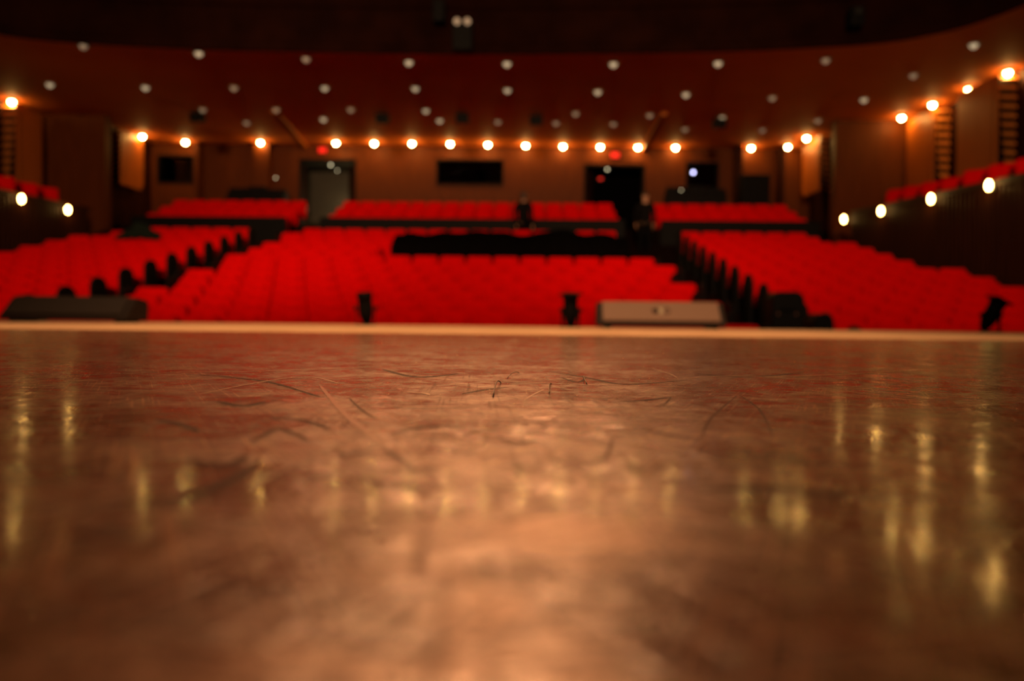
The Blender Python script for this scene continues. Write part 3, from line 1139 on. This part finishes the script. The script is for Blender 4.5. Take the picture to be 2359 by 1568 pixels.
# ================================================================== CONTROL DESKS AT THE BACK
def desk(x0, x1, ytop, ybot, Y, label):
    a, b_ = at(x0, ytop, Y), at(x1, ytop, Y)
    zt = a.z
    wd = b_.x - a.x
    s = thing('control_desk', label, 'desk', ((a.x + b_.x) / 2, Y, 3.05))
    h = zt - 3.05
    b = MB()
    b.box(-wd / 2, wd / 2, -0.3, 0.3, h - .34, h - .28, bevel=.01)
    b.build('desk_top', M['black'], s)
    for sx in (-1, 1):
        b = MB()
        b.box(sx * (wd / 2 - .05) - .03, sx * (wd / 2 - .05) + .03, -.27, .27, 0, h - .34)
        b.build('leg', M['black'], s)
    b = MB()
    b.box(-wd / 2 + .03, wd / 2 - .03, -.29, -.27, .25, h - .34)
    b.build('front_panel', M['black'], s)
    for j, (u0, u1, hh) in enumerate(((.02, .34, .22), (.36, .64, .28), (.66, .98, .18))):
        b = MB()
        b.box(-wd / 2 + wd * u0, -wd / 2 + wd * u1, -.15, .2, h - .28, h - .28 + hh, bevel=.015)
        b.build('monitor_screen', M['black'], s)
    return s, zt - .28


_, zd = desk(1532, 1672, 428, 470, 27.3, 'black control desk with low equipment below the window right of the right doors')
_, zd2 = desk(528, 662, 430, 470, 27.3, 'black control desk with low equipment left of the left doors')
p = at(1597, 397, 28.75)
s = thing('work_light', 'small blue-white light glowing in the window right of the right doors', 'lamp', (p.x, p.y, w2[2] - .2))
b = MB()
b.ball((0, 0, p.z - (w2[2] - .2)), .05)
b.build('bulb', M['blue'], s, smooth=True)
b = MB()
b.tube([(0, 0, 0.0), (0, 0, p.z - (w2[2] - .2) - .04)], .015)
b.lathe([(.08, 0), (.08, .02), (.016, .03)], 12)
b.build('stand', M['black'], s)
for px, py, zz, lab, st in ((641, 413, zd2, 'tiny warm lamp standing on the left control desk', .022), (1566, 442, zd, 'faint round lamp on the right control desk', .02)):
    p = at(px, py, 27.22)
    s = thing('desk_lamp', lab, 'lamp', (p.x, 27.08, zz))
    hgt = max(p.z - zz, .08)
    b = MB()
    b.ball((0, -.12, hgt), st)
    b.build('bulb', M['spark'], s, smooth=True)
    b = MB()
    b.tube([(0, 0, 0), (0, .01, hgt * .7), (0, -.04, hgt + .03), (0, -.12, hgt + .02)], .008)
    b.lathe([(.05, 0), (.05, .015), (.01, .02)], 12)
    b.build('stand', M['black'], s)
a, b_ = at(1706, 404, 27.0), at(1770, 404, 27.0)
s = thing('equipment_rack', 'tall black equipment rack against the wall at the right rear', 'rack', ((a.x + b_.x) / 2, 27.0, 3.05))
hw, hh = (b_.x - a.x) / 2, a.z - 3.05
b = MB()
b.box(-hw, hw, -.25, .35, 0.0, hh, bevel=.03)
b.build('body', M['black'], s)
for j in range(5):
    b = MB()
    b.box(-hw + .06, hw - .06, -.27, -.25, .15 + j * (hh - .3) / 5, .12 + (j + 1) * (hh - .3) / 5)
    b.build('rack_unit', M['black'], s)

# ================================================================== MIXING POSITION UNDER BLACK CLOTH
pf = MB()
pf.box(-3.3, 2.72, row_y(8) - 0.42, row_y(10) - .425, row_floor(8), row_floor(9) + .005)
struct(pf.build('floor_mixing_platform', M['carpet']))
zf = row_floor(9) + .005
X0, X1, Y0, Y1 = at(905, 545, 17.4).x, at(1448, 545, 17.4).x, 17.15, 18.5
cbm = MB()
NX, NY = 90, 12
vv, fs = [], []
prof2 = [(0.0, 0.0), (0.0, .35), (0.01, .72), (.06, .80)] + [(t, .82 + .30 * min(1, t / .5)) for t in (.2, .35, .5, .7, .9)] + [(1.0, 1.05), (1.02, .6), (1.02, 0.0)]
for i in range(NX + 1):
    t = i / NX
    x = X0 + (X1 - X0) * t
    bump = .10 * math.exp(-((t - .36) / .10) ** 2) + .16 * math.exp(-((t - .72) / .08) ** 2) + .05 * math.sin(t * 37) * math.sin(t * 9) - .05 * (t < .04) - .06 * (t > .95)
    for j, (dy, hz) in enumerate(prof2):
        fold = .03 * math.sin(t * 120) * max(0, 1 - hz / .8)
        top = max(0, hz - .7) * 1.6
        vv.append((x, Y0 + (Y1 - Y0) * dy + fold, zf + hz + bump * top))
npf = len(prof2)
for i in range(NX):
    for j in range(npf - 1):
        fs.append((i * npf + j, (i + 1) * npf + j, (i + 1) * npf + j + 1, i * npf + j + 1))
fs.append(tuple(range(npf)))
fs.append(tuple(NX * npf + j for j in range(npf)))
cbm.add(vv, fs)
o = cbm.build('mixing_console', M['cloth'], smooth=True)
tag(o, 'long mixing console under black cloth amid the centre seats', 'console')

# dark cloth dropped over seats in the left block
dk = MB()
vv, fs = [], []
c0 = at(318, 516, row_y(10) + .0)
for i in range(13):
    for j in range(9):
        u, w_ = i / 12 - .5, j / 8 - .5
        zz = .34 * math.exp(-(u / .30) ** 2 - (w_ / .35) ** 2) + .02 * math.sin(i * 2.1 + j)
        vv.append((c0.x + u * 1.1, row_y(10) + .09 + w_ * .34, row_floor(10) + .97 + zz - .12 * abs(w_) * 2))
for i in range(12):
    for j in range(8):
        fs.append((i * 9 + j, (i + 1) * 9 + j, (i + 1) * 9 + j + 1, i * 9 + j + 1))
dk.add(vv, fs)
o = dk.build('draped_cloth', M['green_cloth'], smooth=True)
sm = o.modifiers.new('thickness', 'SOLIDIFY')
sm.thickness = .03
tag(o, 'dark greenish cloth heaped over seat backs in the left block', 'cloth')


# ================================================================== STAGE MONITORS
def wedge(px0, px1, Y, wbot, wtop, hgt, grille, label, rz, logo):
    p = at_z((px0 + px1) / 2, 800, 0)
    x = at((px0 + px1) / 2, 745, Y).x
    s = thing('stage_monitor', label, 'loudspeaker', (x, Y, 0), rz, 'stage monitors')
    wb, wt = wbot / 2, wtop / 2
    dep, yb = .25, .12
    b = MB()    # cabinet: sloping face towards the performers
    b.add([(-wb, 0, .012), (wb, 0, .012), (wb, dep, .012), (-wb, dep, .012), (-wb, 0, .03), (wb, 0, .03), (wt, yb, hgt), (-wt, yb, hgt), (wt, dep, hgt * .9), (-wt, dep, hgt * .9)],
          [(0, 1, 2, 3), (0, 1, 5, 4), (4, 5, 6, 7), (7, 6, 8, 9), (3, 2, 8, 9), (1, 2, 8, 6, 5), (0, 3, 9, 7, 4)])
    bmesh.ops.bevel(b.bm, geom=list(b.bm.edges), offset=.006, segments=2, affect='EDGES')
    b.build('cabinet', M['cabinet'], s)
    sl = Vector((0, yb, hgt - .03))
    nrm = Vector((0, -sl.z, sl.y)).normalized()
    g = MB()
    def fp(u, v, o_):
        ww = wb + (wt - wb) * v
        q = Vector((u * ww, 0, .03)) + sl * v + nrm * o_
        return q
    rim = .915
    for o_ in (.0,):
        q = [fp(-rim, .06, .001), fp(rim, .06, .001), fp(rim, .97, .001), fp(-rim, .97, .001), fp(-rim, .06, .014), fp(rim, .06, .014), fp(rim, .97, .014), fp(-rim, .97, .014)]
        g.add(q, [(0, 1, 2, 3), (4, 5, 6, 7), (0, 1, 5, 4), (1, 2, 6, 5), (2, 3, 7, 6), (3, 0, 4, 7)])
    bmesh.ops.bevel(g.bm, geom=list(g.bm.edges), offset=.004, segments=2, affect='EDGES')
    gr = g.build('grille', grille, s)
    if logo:
        l = MB()
        def rectp(u0, u1, v0, v1, mi):
            l.add([fp(u0, v0, .0135), fp(u1, v0, .0135), fp(u1, v1, .0135), fp(u0, v1, .0135), fp(u0, v0, .017), fp(u1, v0, .017), fp(u1, v1, .017), fp(u0, v1, .017)],
                  [(0, 1, 2, 3), (4, 5, 6, 7), (0, 1, 5, 4), (1, 2, 6, 5), (2, 3, 7, 6), (3, 0, 4, 7)], mi)
        rectp(-.135, -.04, .40, .60, 0)
        rectp(-.03, .03, .38, .62, 1)
        ring = []
        for i in range(16):
            a = 2 * PI * i / 16
            ring.append((.095 + .045 * math.cos(a), .5 + .14 * math.sin(a)))
        for i in range(16):
            u, v = ring[i]
            u2, v2 = ring[(i + 1) % 16]
            q = [fp(u, v, .017), fp(u2, v2, .017), fp(.095 + (u2 - .095) * .7, .5 + (v2 - .5) * .7, .017), fp(.095 + (u - .095) * .7, .5 + (v - .5) * .7, .017)]
            l.add(q, [(0, 1, 2, 3)], 0)
        l.build('badge', [M['cabinet'], M['ring']], gr)
    for sx in (-1, 1):
        f = MB()
        f.box(sx * (wb - .06) - .02, sx * (wb - .06) + .02, .03, dep - .03, 0, .013)
        f.build('rubber_foot', M['black'], s)
    return s


wedge(1376, 1674, 4.40, .715, .715, .150, M['grille_tan'], 'stage monitor with a pale tan grille and small badge at the stage edge', R(-1.5), True)
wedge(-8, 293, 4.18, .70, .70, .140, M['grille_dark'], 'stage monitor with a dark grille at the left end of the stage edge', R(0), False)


# ================================================================== SMALL FLOOR LAMPS ON THE STAGE EDGE
def birdie(px, pytop, Y, tilt, lean, label, sz=1.0, gel=False, turn=0.0):
    x = at(px, 750, Y).x
    s = thing('floor_spotlight', label, 'lamp', (x, Y, 0), turn, 'small floor lamps on the stage edge')
    H_ = .105 * sz
    b = MB()   # base plate and yoke
    b.box(-.055 * sz, .055 * sz, -.05 * sz, .05 * sz, 0, .006)
    b.build('base_plate', M['black'], s)
    b = MB()
    for sx in (-1, 1):
        b.box(sx * .056 * sz - .003, sx * .056 * sz + .003, -.010, .010, .004, H_ + .015)
    b.box(-.056 * sz, .056 * sz, -.010, .010, .005, .010)
    b.build('yoke', M['black'], s)
    for sx in (-1, 1):
        b = MB()
        b.lathe([(.012, 0), (.014, .004), (.012, .016)], 10, Matrix.Translation((sx * .058 * sz, 0, H_)) @ Matrix.Rotation(sx * R(90), 4, 'Y'))
        b.build('knob', M['black'], s)
    mt = Matrix.Translation((0, 0, H_)) @ Matrix.Rotation(lean, 4, 'Y') @ Matrix.Rotation(tilt, 4, 'X')
    b = MB()
    b.lathe([(.010, -.102), (.022, -.098), (.034, -.07), (.043, -.04), (.046, 0.0), (.044, .03), (.044, .068), (.049, .07), (.049, .095), (.044, .097), (.040, .085)], 18, mt @ Matrix.Scale(sz, 4))
    b.build('can', M['black'], s, smooth=True)
    b = MB()
    b.lathe([(.002, .080), (.039, .084), (.039, .086)], 16, mt @ Matrix.Scale(sz, 4))
    b.build('lens', M['glass'], s, smooth=True)
    if gel:
        b = MB()
        b.box(-.056, .056, -.056, .056, .095, .105, mtx=mt @ Matrix.Scale(sz, 4))
        b.build('gel_frame', M['black'], s)
    return s


birdie(842, 668, 4.72, R(8), R(-7), 'small black floor lamp on the stage edge, first from the dark monitor', .97, False, R(20))
birdie(1314, 666, 4.72, R(8), R(3), 'small black floor lamp on the stage edge beside the tan monitor', .97, True, R(-30))
birdie(2283, 682, 4.72, R(6), R(26), 'small black floor lamp tilted sideways, on the far right stage edge', .98, True, R(10))


# ================================================================== CASES AT THE FOOT OF THE RIGHT AISLE
def flight_case(px0, px1, ytop, Y, label, two):
    a, b_ = at(px0, ytop, Y), at(px1, ytop, Y)
    zf_ = floor_at(Y)
    s = thing('equipment_case', label, 'case', ((a.x + b_.x) / 2, Y, zf_), 0, 'black cases in the right aisle')
    w_, h_ = (b_.x - a.x), a.z - zf_
    b = MB()
    b.prism(rounded(w_, w_ * .84, 0, h_, .12), -.2, .2, 'Y', inset=.03)
    b.build('body', M['black'], s)
    b = MB()
    b.tube([(-.1, -.2, h_ * .8), (-.1, -.24, h_ * .8), (.1, -.24, h_ * .8), (.1, -.2, h_ * .8)], .012)
    b.build('handle', M['black'], s)
    for sx in ((-.14, .1) if two else ()):
        b = MB()
        b.ball((sx, -.20, h_ - .30), .016)  # brown balls set in for two glints
        b.build('glint_fitting', M['glint_fitting'], s)
    return s


flight_case(1764, 1850, 672, 10.75, 'bulky black case with two small brown glints at the foot of the right aisle', True)
flight_case(1858, 1912, 722, 9.6, 'lower black case right of the one with glints, before the right block', False)

# ================================================================== LAMP BODIES ON THE BALCONY FRONT
def balcony_y(x):
    best = min(curve, key=lambda c: abs(c[0] - x) + (0 if c[1] > 14 else 99))
    return best[1]


for px, py0, py1, wpx, lens, lab in ((1066, 52, 118, 46, 2, 'dark projector with two lenses on the middle of the balcony front'),
                                     (1972, 18, 62, 30, 1, 'small dark spotlight on the right part of the balcony front'),
                                     (1012, 2, 52, 28, 0, 'slim dark spotlight near the top of the balcony front')):
    yb_ = balcony_y(at(px, 60, 18.4).x) - .25
    a, c = at(px, py0, yb_), at(px, py1, yb_)
    s = thing('balcony_spotlight', lab, 'spotlight', (a.x, yb_, c.z), 0, 'lamps on the balcony front')
    w_ = wpx * yb_ / F / 2
    h_ = a.z - c.z
    b = MB()
    b.box(-w_, w_, -.14, .14, 0, h_, bevel=.03)
    b.build('housing', M['black'], s)
    b = MB()
    b.box(-.05, .05, .12, .30, h_ * .4, h_ * .5)
    b.build('bracket', M['black'], s)
    for k in range(lens):
        cx = (-.12, .12)[k] if lens == 2 else 0
        b = MB()
        b.lathe([(.07, 0), (.075, .03), (.055, .035)], 16, Matrix.Translation((cx, -.14, h_ - .03 if lens == 2 else h_ * .7)) @ Matrix.Rotation(R(90), 4, 'X'))
        lz = b.build('lens', M['faint'] if lens == 2 else M['glass'], s)  # paired lenses glow faintly in place of their glimmer


# ================================================================== PEOPLE
def skinned(name, verts, edges, radii, material, parent, sub=1):
    me = bpy.data.meshes.new(name)
    me.from_pydata(verts, edges, [])
    o = bpy.data.objects.new(name, me)
    COL.objects.link(o)
    md = o.modifiers.new('skin', 'SKIN')
    md.use_smooth_shade = True
    sv = me.skin_vertices[0].data
    for i, r_ in enumerate(radii):
        sv[i].radius = r_ if isinstance(r_, tuple) else (r_, r_)
    sv[0].use_root = True
    ss = o.modifiers.new('sub', 'SUBSURF')
    ss.levels = sub
    ss.render_levels = sub
    dg = bpy.context.evaluated_depsgraph_get()
    nm = bpy.data.meshes.new_from_object(o.evaluated_get(dg))
    o.modifiers.clear()
    o.data = nm
    nm.name = name
    nm.materials.clear()
    nm.materials.append(material)
    for p in nm.polygons:
        p.use_smooth = True
    o.parent = parent
    return o


def person(loc, rz, label, stance):
    root = thing('person', label, 'person', loc, rz)
    V, E, Rr = [], [], []

    def chain(start, pts):
        prev = start
        for p, r_ in pts:
            V.append(p)
            Rr.append(r_)
            if prev is not None:
                E.append((prev, len(V) - 1))
            prev = len(V) - 1
        return prev
    V.append((0, 0, .96)); Rr.append((.085, .065))
    chest = chain(0, [((0, 0, 1.10), (.11, .08)), ((0, .01, 1.28), (.13, .09)), ((0, .01, 1.40), (.12, .075))])
    neck = chain(chest, [((0, .0, 1.50), (.055, .055)), ((0, -.01, 1.57), (.06, .07)), ((0, -.015, 1.66), (.076, .092)), ((0, -.005, 1.73), (.06, .075))])
    hands = []
    for s in (-1, 1):
        ax = stance[0 if s < 0 else 1]
        el = (s * (.25 + ax[0] * .05), .02 + ax[1] * .05, 1.13)
        wr = (s * (.25 + ax[0] * .0), -.06 - ax[1] * .25, .90 + ax[2])
        w = chain(chest, [((s * .16, .01, 1.42), .062), ((s * .205, .015, 1.37), .056), ((s * .23, .02, 1.25), .045), (el, .038), (((el[0] + wr[0]) / 2, (el[1] + wr[1]) / 2, (el[2] + wr[2]) / 2), .036), (wr, .026)])
        d_ = (Vector(wr) - Vector(el)).normalized()
        palm = Vector(wr) + d_ * .05
        pl = chain(w, [(tuple(palm), (.034, .018))])
        side = Vector((0, -1, 0)) if abs(d_.y) < .8 else Vector((s, 0, 0))
        for k in range(4):
            off = side * ((k - 1.5) * .019)
            ln = (.062, .075, .08, .068)[k]
            k1 = Vector(wr) + d_ * .09 + off
            chain(pl, [(tuple(k1), .0085), (tuple(k1 + d_ * ln * .5 + Vector((-s * .006, 0, 0))), .008), (tuple(k1 + d_ * ln + Vector((-s * .018, 0, 0))), .0065)])
        th = Vector(wr) + d_ * .035 + side * .032
        chain(pl, [(tuple(th), .010), (tuple(th + d_ * .035 + side * .015), .008)])
    for s in (-1, 1):
        st = stance[2] * s
        chain(0, [((s * .09, 0, .86), .075), ((s * .10, -.01 + st * .03, .70), .072), ((s * .105, -.015 + st * .06, .50), .058), ((s * .105, .01 + st * .06, .36), .055), ((s * .11, .02 + st * .08, .10), .032), ((s * .115, -.02 + st * .08, .05), .026), ((s * .118, -.12 + st * .08, .04), .02)])
    skinned('body', V, E, Rr, M['skin'], root)
    # nose, eyes, ears
    f = MB()
    for s in (-1, 1):
        f.ball((s * .032, -.096, 1.665), .011, .008, .008, 8)
    f.build('eyes', M['hair'], root, smooth=True)
    f = MB()
    f.prism([(-.098, 1.675), (-.125, 1.635), (-.098, 1.627)], -.013, .013, 'X')
    f.build('nose', M['skin'], root)
    for s in (-1, 1):
        f = MB()
        f.ball((s * .082, -.005, 1.655), .012, .022, .034, 8)
        f.build('ear', M['skin'], root, smooth=True)
    f = MB()
    f.box(-.025, .025, -.103, -.095, 1.600, 1.607, bevel=.002)
    f.build('mouth', M['scuff'], root)
    hb = MB()
    hb.ball((0, .012, 1.71), .088, .096, .078, 16)
    hb.ball((0, .035, 1.65), .084, .082, .105, 14)
    hb.build('hair', M['hair'], root, smooth=True)
    # jacket: a looser shell over torso and arms
    V2, E2, R2 = [(0, 0, .84)], [], [(.20, .15)]

    def chain2(start, pts):
        prev = start
        for p, r_ in pts:
            V2.append(p)
            R2.append(r_)
            E2.append((prev, len(V2) - 1))
            prev = len(V2) - 1
        return prev
    c2 = chain2(0, [((0, 0, 1.08), (.175, .135)), ((0, .01, 1.28), (.19, .145)), ((0, .01, 1.41), (.165, .112)), ((0, .0, 1.475), (.078, .078))])
    for s in (-1, 1):
        ax = stance[0 if s < 0 else 1]
        el = (s * (.25 + ax[0] * .05), .02 + ax[1] * .05, 1.13)
        wr = (s * (.25 + ax[0] * .0), -.06 - ax[1] * .25, .885 + ax[2])
        chain2(3, [((s * .17, .01, 1.41), .082), ((s * .215, .015, 1.36), .075), ((s * .235, .02, 1.25), .064), (el, .054), (wr, .040)])
    skinned('jacket', V2, E2, R2, M['shirt'], root)
    V2, E2, R2 = [(0, 0, 1.0)], [], [(.175, .135)]
    for s in (-1, 1):
        st = stance[2] * s
        chain2(0, [((s * .09, 0, .87), .112), ((s * .10, -.01 + st * .03, .70), .098), ((s * .105, -.015 + st * .06, .50), .076), ((s * .105, .01 + st * .06, .36), .072), ((s * .11, .02 + st * .08, .06), .062)])
    skinned('trousers', V2, E2, R2, M['trouser'], root)
    for s in (-1, 1):
        st = stance[2] * s
        f = MB()
        f.box(s * .118 - .05, s * .118 + .05, -.19 + st * .08, .085 + st * .08, 0, .085, bevel=.03)
        f.build('shoe', M['trouser'], root, smooth=True)
    return root


p1 = at(1206, 500, 22.7)
person((p1.x, 22.7, 1.95), R(165), 'person in dark clothes standing behind the covered mixing console', ((0, .1, -.05), (0, .3, -.03), .6))
p2 = at(1486, 500, 22.6)
person((p2.x, 22.6, 1.95), R(-10), 'person in dark clothes standing at the head of the right aisle', ((.3, .2, -.04), (.3, .1, -.04), -.8))

# ================================================================== LOOSE HAIRS ON THE BOARDS
for pts, up_, r_, lab in (([(1154, 882), (1142, 897), (1136, 916)], .004, .00035, 'dark hair curling upright on the boards near the middle'),
                          ([(1345, 868), (1340, 880), (1352, 886)], .003, .0003, 'short curled hair beside the dark scuff right of middle'),
                          ([(1168, 872), (1185, 862), (1196, 860)], .002, .00025, 'fine pale-edged fibre just behind the upright hair'),
                          ([(1270, 884), (1262, 897), (1266, 908)], .002, .0003, 'thin fibre lying right of the upright hair')):
    P = [at_z(x, y, 0) for x, y in pts]
    q = []
    for i in range(9):
        t = i / 8
        w_ = P[0] * (1 - t) ** 2 + P[1] * (2 * t * (1 - t)) + P[2] * t * t
        w_.z = r_ + up_ * math.sin(PI * t)
        q.append(w_)
    b = MB()
    b.tube(q, r_, 6)
    tag(b.build('hair_strand', M['fibre'], smooth=True), lab, 'hair', 'hairs and fibres on the stage floor')
